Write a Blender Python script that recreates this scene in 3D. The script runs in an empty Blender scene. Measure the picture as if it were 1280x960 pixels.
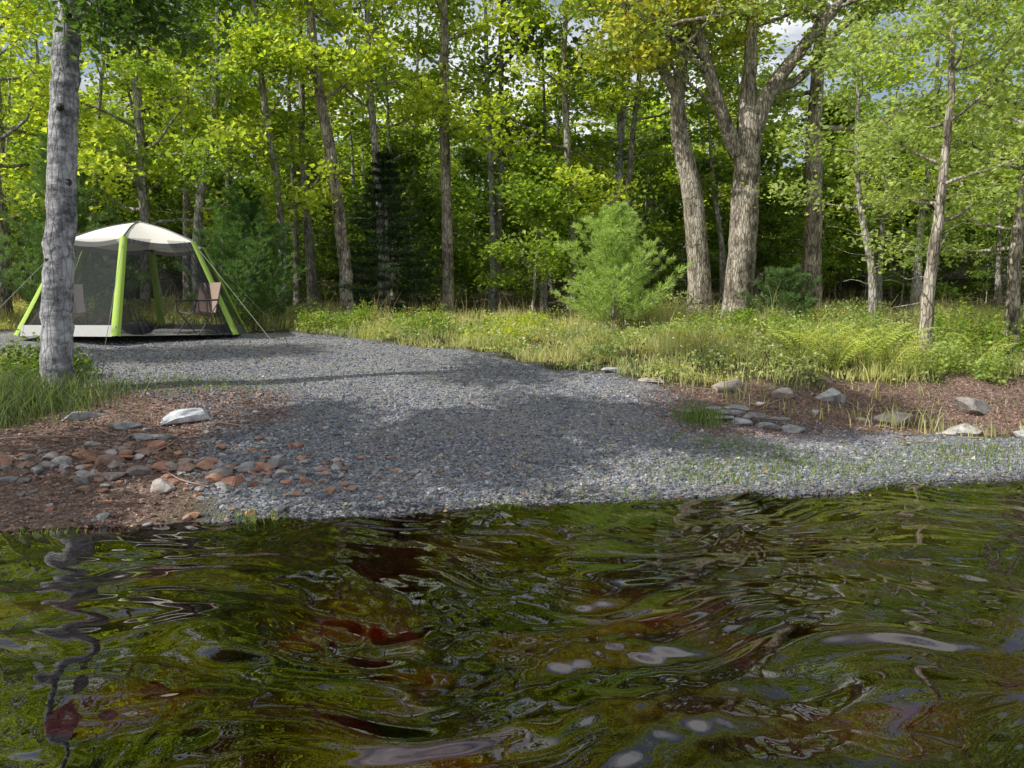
import bpy, math, numpy as np
from mathutils import Vector
R = np.random.default_rng(7)
scene = bpy.context.scene
scene.view_settings.view_transform = 'Standard'
scene.view_settings.look = 'None'
scene.view_settings.exposure = 0

# ------------------------------------------------------------------ helpers
def smooth(a, b, x):
    t = np.clip((x - a) / (b - a), 0, 1)
    return t * t * (3 - 2 * t)

def fnoise(x, y, seed, freq=1.0):
    r = np.random.default_rng(seed)
    s = 0
    for i in range(7):
        a = r.uniform(0, 6.28); f = freq * r.uniform(0.5, 1.9); p = r.uniform(0, 6.28, 2)
        s = s + np.sin((x * math.cos(a) + y * math.sin(a)) * f + p[0] + 1.3 * np.sin((x * math.sin(a) - y * math.cos(a)) * f * .6 + p[1]))
    return s / 3.7

class MB:
    def __init__(s):
        s.v = []; s.q = []; s.t = []; s.c = []; s.qm = []; s.tm = []; s.n = 0
    def add(s, v, q=None, t=None, col=(1, 1, 1), mat=0):
        v = np.asarray(v, float).reshape(-1, 3)
        s.v.append(v)
        c = np.asarray(col, float)
        if c.ndim == 1: c = np.tile(c, (len(v), 1))
        s.c.append(c)
        if q is not None:
            q = np.asarray(q, int).reshape(-1, 4); s.q.append(q + s.n); s.qm.append(np.broadcast_to(mat, len(q)))
        if t is not None:
            t = np.asarray(t, int).reshape(-1, 3); s.t.append(t + s.n); s.tm.append(np.broadcast_to(mat, len(t)))
        s.n += len(v)
    def flat(s):
        v = np.concatenate(s.v); c = np.concatenate(s.c)
        return v, c, np.concatenate(s.q), np.concatenate(s.qm)
    def mesh(s, name, mats, smoothmats=()):
        v = np.concatenate(s.v); c = np.concatenate(s.c)
        q = np.concatenate(s.q) if s.q else np.zeros((0, 4), int)
        t = np.concatenate(s.t) if s.t else np.zeros((0, 3), int)
        qm = np.concatenate(s.qm) if s.qm else np.zeros(0, int)
        tm = np.concatenate(s.tm) if s.tm else np.zeros(0, int)
        me = bpy.data.meshes.new(name)
        me.vertices.add(len(v)); me.vertices.foreach_set('co', v.astype(np.float32).ravel())
        nl = q.size + t.size
        me.loops.add(nl)
        me.loops.foreach_set('vertex_index', np.concatenate([q.ravel(), t.ravel()]).astype(np.int32))
        npoly = len(q) + len(t)
        me.polygons.add(npoly)
        st = np.concatenate([np.arange(len(q)) * 4, q.size + np.arange(len(t)) * 3]).astype(np.int32)
        me.polygons.foreach_set('loop_start', st)
        mi = np.concatenate([qm, tm]).astype(np.int32)
        me.polygons.foreach_set('material_index', mi)
        me.polygons.foreach_set('use_smooth', np.isin(mi, list(smoothmats)) if smoothmats else np.zeros(npoly, bool))
        for m in mats: me.materials.append(m)
        me.update(calc_edges=True)
        a = me.attributes.new('Col', 'FLOAT_COLOR', 'POINT')
        a.data.foreach_set('color', np.concatenate([c, np.ones((len(c), 1))], 1).astype(np.float32).ravel())
        me.validate()
        return me
    def obj(s, name, mats, smoothmats=(), parent=None):
        o = bpy.data.objects.new(name, s.mesh(name, mats, smoothmats))
        scene.collection.objects.link(o)
        if parent: o.parent = parent
        return o

def empty(name, loc=(0, 0, 0)):
    e = bpy.data.objects.new(name, None); e.location = loc; e.empty_display_size = .2
    scene.collection.objects.link(e); return e

def nrm(a):
    a = np.asarray(a, float)
    return a / (np.linalg.norm(a, axis=-1, keepdims=True) + 1e-9)

def catmull(p, n):
    p = np.asarray(p, float)
    if len(p) < 3:
        t = np.linspace(0, 1, n)[:, None]; return p[0] * (1 - t) + p[-1] * t
    P = np.vstack([2 * p[0] - p[1], p, 2 * p[-1] - p[-2]])
    out = []
    for u in np.linspace(0, len(p) - 1 - 1e-6, n):
        i = int(u); t = u - i; a, b, c, d = P[i], P[i + 1], P[i + 2], P[i + 3]
        out.append(.5 * ((2 * b) + (-a + c) * t + (2 * a - 5 * b + 4 * c - d) * t * t + (-a + 3 * b - 3 * c + d) * t ** 3))
    return np.array(out)

def tube(mb, path, rad, sides=6, col=(1, 1, 1), mat=0, lump=0.0, rng=R):
    path = np.asarray(path, float); n = len(path)
    rad = np.interp(np.linspace(0, 1, n), np.linspace(0, 1, len(np.atleast_1d(rad))), np.atleast_1d(rad))
    t = nrm(np.gradient(path, axis=0))
    ref = np.zeros(3); ref[np.argmin(np.abs(t.mean(0)))] = 1
    u = nrm(np.cross(t, ref)); w = np.cross(t, u)
    a = np.linspace(0, 2 * math.pi, sides, endpoint=False)
    rr = rad[:, None] * np.ones(sides)
    if lump > 0:
        ph = rng.uniform(0, 6, 3); k = np.arange(n)[:, None]
        rr = rr * (1 + lump * (np.sin(a * 2 + ph[0] + k * .12) + .6 * np.sin(a * 3 + ph[1] - k * .2) + .5 * np.sin(a * 5 + ph[2] + k * .5)) + rng.normal(0, lump * .3, (n, sides)))
    v = path[:, None] + rr[..., None] * (np.cos(a)[None, :, None] * u[:, None] + np.sin(a)[None, :, None] * w[:, None])
    i = np.arange(n - 1)[:, None] * sides; j = np.arange(sides)[None]; j2 = (j + 1) % sides
    q = np.stack([i + j, i + j2, i + sides + j2, i + sides + j], -1)
    mb.add(v, q, col=col, mat=mat)

def leaves(mb, c, size, rng, colA, colB, tilt=.55, mat=1, width=.36, bias=None, tint=None):
    c = np.asarray(c, float); n = len(c)
    if n == 0: return
    s = size * rng.uniform(.6, 1.3, n)[:, None]
    a = rng.uniform(0, 6.283, n)
    nn = nrm(np.stack([np.zeros(n), np.zeros(n), np.ones(n)], 1) + rng.normal(0, tilt, (n, 3)))
    d = np.stack([np.cos(a), np.sin(a), rng.normal(-.25, .35, n)], 1)
    u = nrm(d - (d * nn).sum(1, keepdims=True) * nn); w = np.cross(nn, u)
    b = c - u * s * .5; tip = c + u * s * .5 - nn * s * .12
    l = c + w * s * width + nn * s * .1 - u * s * .06; r = c - w * s * width + nn * s * .1 - u * s * .06
    v = np.stack([b, l, tip, r], 1)
    k = rng.uniform(0, 1, (n, 1)); br = rng.uniform(.7, 1.25, (n, 1))
    if bias is not None: k = np.clip(k * .6 + bias[:, None] * .5, 0, 1)
    col = (np.array(colA) * (1 - k) + np.array(colB) * k) * br
    if tint is not None: col = col * tint
    col = np.repeat(col, 4, axis=0)
    mb.add(v, np.arange(4 * n).reshape(-1, 4), col=col, mat=mat)

def needles(mb, c, d, length, width, rng, colA, colB, mat=1):
    n = len(c); d = nrm(d); L = length * rng.uniform(.7, 1.15, (n, 1))
    w = nrm(np.cross(d, rng.normal(0, 1, (n, 3)))) * width * .5
    v = np.stack([c, c + d * L * .4 + w, c + d * L, c + d * L * .4 - w], 1)
    k = rng.uniform(0, 1, (n, 1)); col = np.repeat((np.array(colA) * (1 - k) + np.array(colB) * k) * rng.uniform(.75, 1.2, (n, 1)), 4, axis=0)
    mb.add(v, np.arange(4 * n).reshape(-1, 4), col=col, mat=mat)

# ------------------------------------------------------------------ terrain
def shore(x): return 6.27 + .215 * np.clip(x, -14, 14) + .06 * np.sin(x * 1.7 + .5) + .035 * np.sin(x * 4.1)
LX = [-60, -8, -4, -1, 0, .6, 2, 5, 8, 10, 14, 24, 50, 90, 400]; LZ = [-1.6, -1.0, -.48, -.16, 0, .10, .34, .71, .99, 1.12, 1.35, 2.2, 6.5, 14, 30]
RX = [-60, -8, -4, -1, 0, .6, 2, 3.1, 4.1, 6, 11, 14, 24, 50, 90, 400]; RZ = [-1.6, -1.0, -.48, -.16, 0, .05, .15, .28, .62, .86, 1.42, 1.6, 2.4, 6.5, 14, 30]
def H0(x, y):
    d = y - shore(x); w = smooth(1.0, 3.2, x)
    return (1 - w) * np.interp(d, LX, LZ) + w * np.interp(d, RX, RZ)
def H(x, y):
    x = np.asarray(x, float); y = np.asarray(y, float)
    z = H0(x, y)
    land = smooth(.2, 3, y - shore(x))
    g = gravel_mask(x, y)
    z = z + (1 - g) * land * (.08 * fnoise(x, y, 3, 1.6) + .03 * fnoise(x, y, 4, 5)) + .015 * fnoise(x, y, 5, 2.5) * smooth(-3, .6, y - shore(x)) * (.3 + .7 * land)
    return z
def gravel_mask(x, y):
    B = np.interp(x, [-12, -8, -3, -1.1, .7, 2.1, 2.8, 6, 14], [19, 18.3, 16.0, 13.9, 11.9, 10.8, 9.8, 9.1, 9.4]) + .3 * fnoise(x, y, 11, 1.5) + .12 * fnoise(x, y, 13, 6)
    Lb = np.interp(y, [5, 6, 7, 8.5, 9.5, 11, 14, 18], [-2.0, -2.3, -2.8, -3.3, -4.8, -6.8, -10, -11]) + .2 * fnoise(x, y, 12, 2.0)
    return smooth(.25, -.25, y - B) * smooth(-.25, .25, x - Lb)
def litter_mask(x, y):
    d = y - shore(x)
    left = (1 - smooth(-3.0, -2.3, x + .25 * fnoise(x, y, 14, 2))) * (1 - smooth(9.2, 10.6, y)) * smooth(-.4, .1, d)
    right = smooth(1.2, 2.4, x) * smooth(1.7, 2.4, d) * (1 - smooth(3.7, 4.6, d + .5 * fnoise(x, y, 15, 1.7) + .25 * fnoise(x, y, 16, 6)))
    return np.clip(left + right, 0, 1)

def axis(pieces):
    out = []
    for a, b, n in pieces: out.append(np.linspace(a, b, n, endpoint=False))
    out.append([pieces[-1][1]]); return np.concatenate(out)

def grid(xs, ys, zf):
    X, Y = np.meshgrid(xs, ys); Z = zf(X, Y)
    nx, ny = len(xs), len(ys)
    i = (np.arange(ny - 1)[:, None] * nx + np.arange(nx - 1)[None]).ravel()
    return np.stack([X, Y, Z], -1).reshape(-1, 3), np.stack([i, i + 1, i + nx + 1, i + nx], 1)

# ------------------------------------------------------------------ materials
def mat(name):
    m = bpy.data.materials.new(name); m.use_nodes = True
    nt = m.node_tree; nt.nodes.clear()
    return m, nt, nt.nodes, nt.links
def N(nt, t, **kw):
    n = nt.nodes.new(t)
    for k, v in kw.items():
        if k.startswith('i_'):
            n.inputs[k[2:].replace('_', ' ')].default_value = v
        else: setattr(n, k, v)
    return n
def mixc(nt, fac, a, b, blend='MIX'):
    n = nt.nodes.new('ShaderNodeMix'); n.data_type = 'RGBA'; n.blend_type = blend
    for s, v in ((n.inputs[0], fac), (n.inputs[6], a), (n.inputs[7], b)):
        if isinstance(v, bpy.types.NodeSocket): nt.links.new(v, s)
        else: s.default_value = v if not isinstance(v, tuple) or len(v) == 4 else (*v, 1)
    return n.outputs[2]
def ramp(nt, src, pts):
    r = nt.nodes.new('ShaderNodeValToRGB'); nt.links.new(src, r.inputs[0])
    e = r.color_ramp.elements
    while len(e) < len(pts): e.new(.5)
    for el, (p, c) in zip(e, pts): el.position = p; el.color = (*c, 1) if isinstance(c, tuple) else (c, c, c, 1)
    return r.outputs[0]

def leaf_material(name, trans=.45, boost=(1.9, 1.9, .9), rough=.45, spec=.35):
    m, nt, n, l = mat(name)
    at = N(nt, 'ShaderNodeAttribute', attribute_name='Col')
    p = N(nt, 'ShaderNodeBsdfPrincipled'); p.inputs['Roughness'].default_value = rough; p.inputs['Specular IOR Level'].default_value = spec
    l.new(at.outputs[0], p.inputs[0])
    t = N(nt, 'ShaderNodeBsdfTranslucent')
    l.new(mixc(nt, 1.0, at.outputs[0], (*boost, 1), 'MULTIPLY'), t.inputs[0])
    mx = N(nt, 'ShaderNodeMixShader'); mx.inputs[0].default_value = trans
    l.new(p.outputs[0], mx.inputs[1]); l.new(t.outputs[0], mx.inputs[2])
    o = N(nt, 'ShaderNodeOutputMaterial'); l.new(mx.outputs[0], o.inputs[0]); return m
M_leaf = leaf_material('leaf', .5, (1.75, 1.7, .9), .5, .4)
M_needle = leaf_material('needle', .3, (1.5, 1.6, .9), .5)
M_grass = leaf_material('grass_blade', .4, (1.6, 1.6, .8), .5)

def bark_material(name, dark, mid, light, scale=1.0, horiz=False):
    m, nt, n, l = mat(name)
    tc = N(nt, 'ShaderNodeTexCoord'); mp = N(nt, 'ShaderNodeMapping'); l.new(tc.outputs['Object'], mp.inputs[0])
    mp.inputs['Scale'].default_value = (9 * scale, 9 * scale, (16 if horiz else 1.6) * scale)
    a = N(nt, 'ShaderNodeTexNoise', i_Scale=1.0, i_Detail=7.0, i_Roughness=.7); l.new(mp.outputs[0], a.inputs['Vector'])
    mp2 = N(nt, 'ShaderNodeMapping'); l.new(tc.outputs['Object'], mp2.inputs[0]); mp2.inputs['Scale'].default_value = (14 * scale, 14 * scale, 3.5 * scale)
    v = N(nt, 'ShaderNodeTexVoronoi', feature='DISTANCE_TO_EDGE', i_Scale=1.3); l.new(mp2.outputs[0], v.inputs['Vector'])
    b = N(nt, 'ShaderNodeTexNoise', i_Scale=3.2, i_Detail=5.0); l.new(tc.outputs['Object'], b.inputs['Vector'])
    c = ramp(nt, a.outputs[0], [(.34, dark), (.5, mid), (.66, light)])
    patch = ramp(nt, b.outputs[0], [(.48, 0.), (.6, .8)])
    c = mixc(nt, patch, c, tuple(x * .9 + .03 for x in light))
    if horiz:
        b2 = N(nt, 'ShaderNodeTexNoise', i_Scale=7.0, i_Detail=6.0, i_Roughness=.75); l.new(tc.outputs['Object'], b2.inputs['Vector'])
        c = mixc(nt, ramp(nt, b2.outputs[0], [(.52, 0.), (.62, .75)]), c, (.10, .10, .095))
    cr = ramp(nt, v.outputs[0], [(0., .35 if not horiz else .6), (.14, 1.)])
    c = mixc(nt, 1.0, c, cr, 'MULTIPLY')
    at = N(nt, 'ShaderNodeAttribute', attribute_name='Col'); c = mixc(nt, 1.0, c, at.outputs[0], 'MULTIPLY')
    p = N(nt, 'ShaderNodeBsdfPrincipled', i_Roughness=.9); p.inputs['Specular IOR Level'].default_value = .15
    l.new(c, p.inputs[0])
    h = N(nt, 'ShaderNodeMath', operation='MULTIPLY'); l.new(a.outputs[0], h.inputs[0]); l.new(cr, h.inputs[1])
    bp = N(nt, 'ShaderNodeBump', i_Strength=.9, i_Distance=.04); l.new(h.outputs[0], bp.inputs['Height']); l.new(bp.outputs[0], p.inputs['Normal'])
    o = N(nt, 'ShaderNodeOutputMaterial'); l.new(p.outputs[0], o.inputs[0]); return m
M_bark = bark_material('maple_bark', (.08, .065, .05), (.26, .225, .18), (.54, .48, .39))
M_birch = bark_material('birch_bark', (.09, .09, .095), (.28, .28, .30), (.56, .56, .58), .8, True)
M_thin = bark_material('young_bark', (.12, .105, .09), (.32, .295, .25), (.54, .51, .46))

# ground
m, nt, n, l = mat('ground'); M_ground = m
tc = N(nt, 'ShaderNodeTexCoord'); at = N(nt, 'ShaderNodeAttribute', attribute_name='Col')
sep = N(nt, 'ShaderNodeSeparateColor'); l.new(at.outputs[0], sep.inputs[0])
v1 = N(nt, 'ShaderNodeTexVoronoi', i_Scale=34.0); v1b = N(nt, 'ShaderNodeTexVoronoi', feature='DISTANCE_TO_EDGE', i_Scale=34.0)
n1 = N(nt, 'ShaderNodeTexNoise', i_Scale=1.2, i_Detail=5.0); n2 = N(nt, 'ShaderNodeTexNoise', i_Scale=22.0, i_Detail=8.0, i_Roughness=.7)
for x in (v1, v1b, n1, n2): l.new(tc.outputs['Object'], x.inputs['Vector'])
sc = N(nt, 'ShaderNodeSeparateColor'); l.new(v1.outputs['Color'], sc.inputs[0])
gc = ramp(nt, sc.outputs[0], [(.0, (.12, .13, .155)), (.35, (.24, .25, .285)), (.7, (.34, .35, .375)), (.93, (.37, .345, .32)), (1., (.5, .5, .49))])
ge = ramp(nt, v1b.outputs[0], [(0., .4), (.12, 1.)]); gc = mixc(nt, 1.0, gc, ge, 'MULTIPLY')
gc = mixc(nt, ramp(nt, n1.outputs[0], [(.4, 0.), (.62, .4)]), gc, (.42, .39, .35))
soil = ramp(nt, n2.outputs[0], [(.3, (.06, .04, .03)), (.5, (.21, .14, .11)), (.7, (.47, .35, .29))])
gr = ramp(nt, n2.outputs[0], [(.3, (.02, .02, .008)), (.5, (.055, .055, .02)), (.7, (.13, .12, .05))])
c = mixc(nt, sep.outputs[0], gr, gc); c = mixc(nt, sep.outputs[1], c, soil)
mud = ramp(nt, n1.outputs[0], [(.40, (.02, .010, .006)), (.62, (.36, .09, .04))])
c = mixc(nt, sep.outputs[2], c, mud)
p = N(nt, 'ShaderNodeBsdfPrincipled', i_Roughness=.85); p.inputs['Specular IOR Level'].default_value = .25; l.new(c, p.inputs[0])
hm = N(nt, 'ShaderNodeMath', operation='ADD'); l.new(ge, hm.inputs[0]); l.new(n2.outputs[0], hm.inputs[1])
bp = N(nt, 'ShaderNodeBump', i_Strength=.8, i_Distance=.03); l.new(hm.outputs[0], bp.inputs['Height']); l.new(bp.outputs[0], p.inputs['Normal'])
o = N(nt, 'ShaderNodeOutputMaterial'); l.new(p.outputs[0], o.inputs[0])

def colour_mat(name, rough=.8, spec=.3, nscale=30., amt=.35, bump=.25, bdist=.01):
    m, nt, n, l = mat(name)
    tc = N(nt, 'ShaderNodeTexCoord'); at = N(nt, 'ShaderNodeAttribute', attribute_name='Col')
    a = N(nt, 'ShaderNodeTexNoise', i_Scale=nscale, i_Detail=7.0, i_Roughness=.65); l.new(tc.outputs['Object'], a.inputs['Vector'])
    c = mixc(nt, 1.0, at.outputs[0], ramp(nt, a.outputs[0], [(.3, 1 - amt), (.7, 1. + amt * .3)]), 'MULTIPLY')
    p = N(nt, 'ShaderNodeBsdfPrincipled', i_Roughness=rough); p.inputs['Specular IOR Level'].default_value = spec; l.new(c, p.inputs[0])
    b = N(nt, 'ShaderNodeBump', i_Strength=bump, i_Distance=bdist); l.new(a.outputs[0], b.inputs['Height']); l.new(b.outputs[0], p.inputs['Normal'])
    o = N(nt, 'ShaderNodeOutputMaterial'); l.new(p.outputs[0], o.inputs[0]); return m
M_stone = colour_mat('pebble', .8, .2, 60., .3)
M_rock = colour_mat('rock', .85, .25, 9., .6, .9, .05)
M_fabric = colour_mat('tent_fabric', .7, .2, 40., .12, .15)
M_metal = colour_mat('painted_metal', .4, .5, 30., .15)
M_litter = colour_mat('dead_leaf', .8, .2, 20., .3)

# water
m, nt, n, l = mat('water'); M_water = m
tc = N(nt, 'ShaderNodeTexCoord')
a = N(nt, 'ShaderNodeTexNoise', i_Scale=4.0, i_Detail=1.0); mp = N(nt, 'ShaderNodeMapping'); mp.inputs['Scale'].default_value = (.6, 1.6, 1); l.new(tc.outputs['Object'], mp.inputs[0]); l.new(mp.outputs[0], a.inputs['Vector'])
bp = N(nt, 'ShaderNodeBump', i_Strength=.12, i_Distance=.02); l.new(a.outputs[0], bp.inputs['Height'])
f = N(nt, 'ShaderNodeFresnel', i_IOR=1.85); l.new(bp.outputs[0], f.inputs['Normal'])
g = N(nt, 'ShaderNodeBsdfGlossy', i_Roughness=.0); g.inputs[0].default_value = (1, 1, 1, 1); l.new(bp.outputs[0], g.inputs['Normal'])
t = N(nt, 'ShaderNodeBsdfTransparent'); t.inputs[0].default_value = (.70, .30, .13, 1)
mx = N(nt, 'ShaderNodeMixShader'); l.new(f.outputs[0], mx.inputs[0]); l.new(t.outputs[0], mx.inputs[1]); l.new(g.outputs[0], mx.inputs[2])
o = N(nt, 'ShaderNodeOutputMaterial'); l.new(mx.outputs[0], o.inputs[0])

# netting
m, nt, n, l = mat('insect_net'); M_net = m
d = N(nt, 'ShaderNodeBsdfDiffuse'); d.inputs[0].default_value = (.065, .07, .075, 1)
t = N(nt, 'ShaderNodeBsdfTransparent'); mx = N(nt, 'ShaderNodeMixShader')
mx.inputs[0].default_value = .40; l.new(t.outputs[0], mx.inputs[1]); l.new(d.outputs[0], mx.inputs[2])
o = N(nt, 'ShaderNodeOutputMaterial'); l.new(mx.outputs[0], o.inputs[0])

# ------------------------------------------------------------------ ground sheet + lake
xs = axis([(-500, -60, 12), (-60, -14, 46), (-14, 14, 400), (14, 60, 46), (60, 500, 12)])
ys = axis([(-500, -20, 12), (-20, 1, 21), (1, 4, 20), (4, 20, 230), (20, 60, 60), (60, 500, 14)])
v, q = grid(xs, ys, H)
x, y, z = v.T
gm = gravel_mask(x, y); lm = litter_mask(x, y)
forest = smooth(19.5, 21, y) * .22
mud = smooth(.02, -.25, z)
mb = MB(); mb.add(v, q, col=np.stack([gm, np.clip(lm + forest, 0, 1), mud], 1)); mb.obj('ground', [M_ground], (0,))

def waves(X, Y):
    r = np.random.default_rng(23)
    wx = X + .40 * np.sin(Y * 1.1 + .6) + .20 * np.sin(X * 2.3 + Y * 1.7) + .05 * np.sin(X * 6 - Y * 4)
    wy = Y + .36 * np.sin(X * .8 + 1.0) + .22 * np.sin(X * 1.9 - Y * 1.2) + .08 * np.sin(X * 4.3 + Y * 3) + .03 * np.sin(X * 9 - Y * 5) - .02 * X * X * np.exp(-X * X / 60)
    z = 0
    for i in range(17):
        lam = .14 * (1.135 ** i) ; a = math.radians(106 + r.normal(0, 25)); k = 6.283 / lam
        ph = r.uniform(0, 6.28); amp = .0064 * lam * r.uniform(.5, 1.3)
        z = z + amp * np.sin(k * (wx * math.cos(a) + wy * math.sin(a)) + ph)
    calm = .45 + .55 * smooth(7.5, 4.3, Y)
    calm = calm * (.78 + .5 * np.clip(fnoise(X, Y, 77, .8), -1, 1))
    fade = np.exp(-np.maximum(0, np.hypot(X, Y - 4) - 12) / 12)
    return z * calm * fade
xs = axis([(-500, -40, 8), (-40, -6, 120), (-6, 6, 460), (6, 40, 120), (40, 500, 8)])
ys = axis([(-500, -20, 8), (-20, 1.5, 70), (1.5, 9.4, 380)])
v, q = grid(xs, ys, waves); mb = MB(); mb.add(v, q); mb.obj('lake_water', [M_water], (0,))

# ------------------------------------------------------------------ trees
def rot_dir(d, ang, az):
    d = nrm(d); ref = np.array([0, 0, 1.]) if abs(d[2]) < .9 else np.array([1., 0, 0])
    u = nrm(np.cross(d, ref)); w = np.cross(d, u)
    return nrm(d * math.cos(ang) + (u * math.cos(az) + w * math.sin(az)) * math.sin(ang))

def limb(mb, rng, start, d, length, r, level, lp, up=.25, nsub=5, col=(1, 1, 1), sides=5):
    n = 7 if level == 0 else 5
    p = [np.array(start, float)]; d = nrm(d); step = length / (n - 1)
    for i in range(n - 1):
        d = nrm(d + rng.normal(0, .16, 3) + np.array([0, 0, up * .25])); p.append(p[-1] + d * step)
    p = np.array(p); tube(mb, p, [r, r * .65, r * .3], sides, col=col)
    if level >= 1:
        for k in range(1, n): lp.append((p[k], level)); lp.append(((p[k] + p[k - 1]) / 2, level))
        return
    for k in range(nsub):
        t = rng.uniform(.25, 1); i = min(int(t * (n - 1)), n - 2); pos = p[i] + (p[i + 1] - p[i]) * (t * (n - 1) - i)
        az = rng.uniform(0, 6.28)
        dd = rot_dir(p[i + 1] - p[i], rng.uniform(.5, 1.1), az); dd[2] *= .45
        limb(mb, rng, pos, dd, length * rng.uniform(.3, .5), r * .35, 1, lp, up * .3, col=col, sides=3)
    lp.append((p[-1], 1))

def foliage(mb, rng, lp, per, size, cA, cB, sp=.24, flat=.45, tilt=.75):
    P = np.array([a[0] for a in lp]); n = len(P)
    br = rng.uniform(0, 1, n)
    keep = np.repeat(np.arange(n), rng.poisson(per, n))
    c = P[keep] + rng.normal(0, 1, (len(keep), 3)) * np.array([sp, sp, sp * flat])
    leaves(mb, c, size, rng, cA, cB, tilt=tilt, bias=br[keep])

YG = ((.20, .32, .035), (.60, .66, .085)); MG = ((.11, .21, .03), (.36, .46, .065)); DG = ((.04, .09, .015), (.10, .17, .03)); AG = ((.19, .28, .08), (.46, .54, .17)); FG = ((.06, .12, .02), (.20, .28, .045))

def make_tree(rng, path, radii, crown0, crownR, nl, cols, per=7, size=.14, nsub=5, barkcol=(1, 1, 1), sides=10, extra=None, twigs=8, lump=.05, sp=.26, npts=26, flare=.35):
    mb = MB(); P = catmull(path, npts)
    P[1:] += rng.normal(0, .008, (npts - 1, 3)) * np.array([1, 1, 0])
    rad = np.interp(np.linspace(0, 1, npts), np.linspace(0, 1, len(radii)), radii); 
    rad = rad * (1 + flare * np.exp(-np.arange(npts) * .9))
    tube(mb, P, rad, sides, col=barkcol, lump=lump, rng=rng)
    lp = []; zb = P[0, 2]; zt = P[-1, 2]
    for k in range(nl):
        t = (k + rng.uniform(0, 1)) / nl; z = zb + crown0 + (zt - zb - crown0) * t
        i = int(np.clip(np.searchsorted(P[:, 2], z), 1, npts - 1)); pos = P[i]
        prof = (1 - t) ** .6 * .8 + .25; 
        if t < .15: prof *= .8
        el = -.05 + t * .8; az = k * 2.399 + rng.uniform(-.5, .5)
        d = np.array([math.cos(az) * math.cos(el), math.sin(az) * math.cos(el), math.sin(el)])
        limb(mb, rng, pos, d, crownR * prof * rng.uniform(.75, 1.15), rad[i] * .38 + .005, 0, lp, .3, nsub, barkcol)
    for k in range(twigs):
        z = zb + rng.uniform(.8, crown0 + .5); i = int(np.clip(np.searchsorted(P[:, 2], z), 1, npts - 1)); az = rng.uniform(0, 6.28)
        p = [P[i]]; d = np.array([math.cos(az), math.sin(az), rng.uniform(-.1, .6)])
        for _ in range(4): d = nrm(d + rng.normal(0, .25, 3)); p.append(p[-1] + d * rng.uniform(.12, .3))
        tube(mb, p, [.012, .004], 3, col=barkcol)
    if extra: extra(mb, lp, P)
    foliage(mb, rng, lp, per, size, cols[0], cols[1], sp=sp)
    return mb

def hz(x, y): return float(H(x, y)) - .12

# birch at left
rng = np.random.default_rng(101)
def birch_extra(mb, lp, P):
    for (sx, d, L) in [((-5.18, 9.6, 5.4), (1, .2, -.25), 1.3), ((-5.18, 9.6, 5.5), (.8, -.3, -.3), 1.3), ((-5.15, 9.6, 5.6), (.6, .6, -.3), 1.5), ((-5.18, 9.6, 5.4), (1, -.1, -.35), 1.1), ((-5.1, 9.6, 5.7), (1, .1, -.3), 1.7)]:
        limb(mb, rng, sx, np.array(d, float), L, .03, 0, lp, -.3, 10)
mb = make_tree(rng, [(-5.48, 9.5, hz(-5.48, 9.5)), (-5.47, 9.5, 1.4), (-5.36, 9.52, 3.0), (-5.27, 9.55, 4.3), (-5.17, 9.6, 5.8), (-5.1, 9.6, 9), (-5.0, 9.6, 11.5)],
               [.195, .17, .16, .152, .14, .1, .03], 7.2, 1.2, 8, DG, per=7, size=.10, sides=20, extra=birch_extra, twigs=0, lump=.016, npts=60)
for kz, az in [(3.95, -1.3), (2.2, -2.0), (5.0, -.9), (1.5, -1.2), (3.1, -.6)]:
    cx = np.interp(kz, [.6, 1.4, 3, 4.3, 5.8], [-5.48, -5.47, -5.36, -5.27, -5.17]); r0 = .155
    a = np.array([math.cos(az), math.sin(az), .15]); c0 = np.array([cx, 9.53, kz])
    tube(mb, [c0 + a * (r0 - .03), c0 + a * (r0 + .008), c0 + a * (r0 + .018), c0 + a * (r0 + .006)], [.05, .045, .03, .004], 9, col=(.35, .33, .33))
mb.obj('birch_tree', [M_birch, M_leaf], (0,))

# forked maple
rng = np.random.default_rng(102)
def maple_extra(mb, lp, P):
    def L(pts, rr, sub, y0=19.0):
        Q = catmull([(a, b, c) for a, b, c in pts], 18); tube(mb, Q, rr, 10, lump=.04, rng=rng)
        for k in range(sub):
            i = rng.integers(5, 18); az = rng.uniform(0, 6.28)
            d = np.array([math.cos(az), math.sin(az), .35]); limb(mb, rng, Q[i], d, rng.uniform(1.6, 2.8), .05, 0, lp, .2, 6)
    L([(5.35, 19, 5.4), (4.95, 18.9, 6.25), (4.44, 18.8, 7.7), (4.05, 18.7, 9.1), (3.5, 18.5, 11.8)], [.2, .15, .11, .05], 8)
    L([(5.6, 19, 5.5), (5.95, 18.9, 6.7), (6.8, 18.7, 7.9), (7.8, 18.6, 9.2), (9.0, 18.4, 11.5)], [.25, .17, .12, .05], 7)
    L([(6.1, 18.9, 6.85), (6.9, 19.2, 7.3), (8.0, 19.4, 8.6), (9.3, 19.4, 9.6)], [.11, .09, .03], 4)
    L([(4.6, 18.85, 7.2), (4.0, 18.6, 7.6), (3.2, 18.3, 8.2), (2.3, 18.0, 8.6)], [.08, .05, .02], 6)
mb = make_tree(rng, [(5.4, 19, hz(5.4, 19)), (5.43, 19, 2.4), (5.52, 19, 3.6), (5.58, 19, 4.9), (5.55, 19, 5.8), (5.6, 19.1, 7.4), (5.7, 19.2, 9.3), (6, 19.3, 12.5)],
               [.36, .32, .31, .30, .27, .16, .13, .04], 6.4, 2.5, 9, AG, per=6, size=.14, sides=20, extra=maple_extra, twigs=3, npts=40, lump=.05)
mb.obj('maple_tree', [M_bark, M_leaf], (0,))

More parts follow.
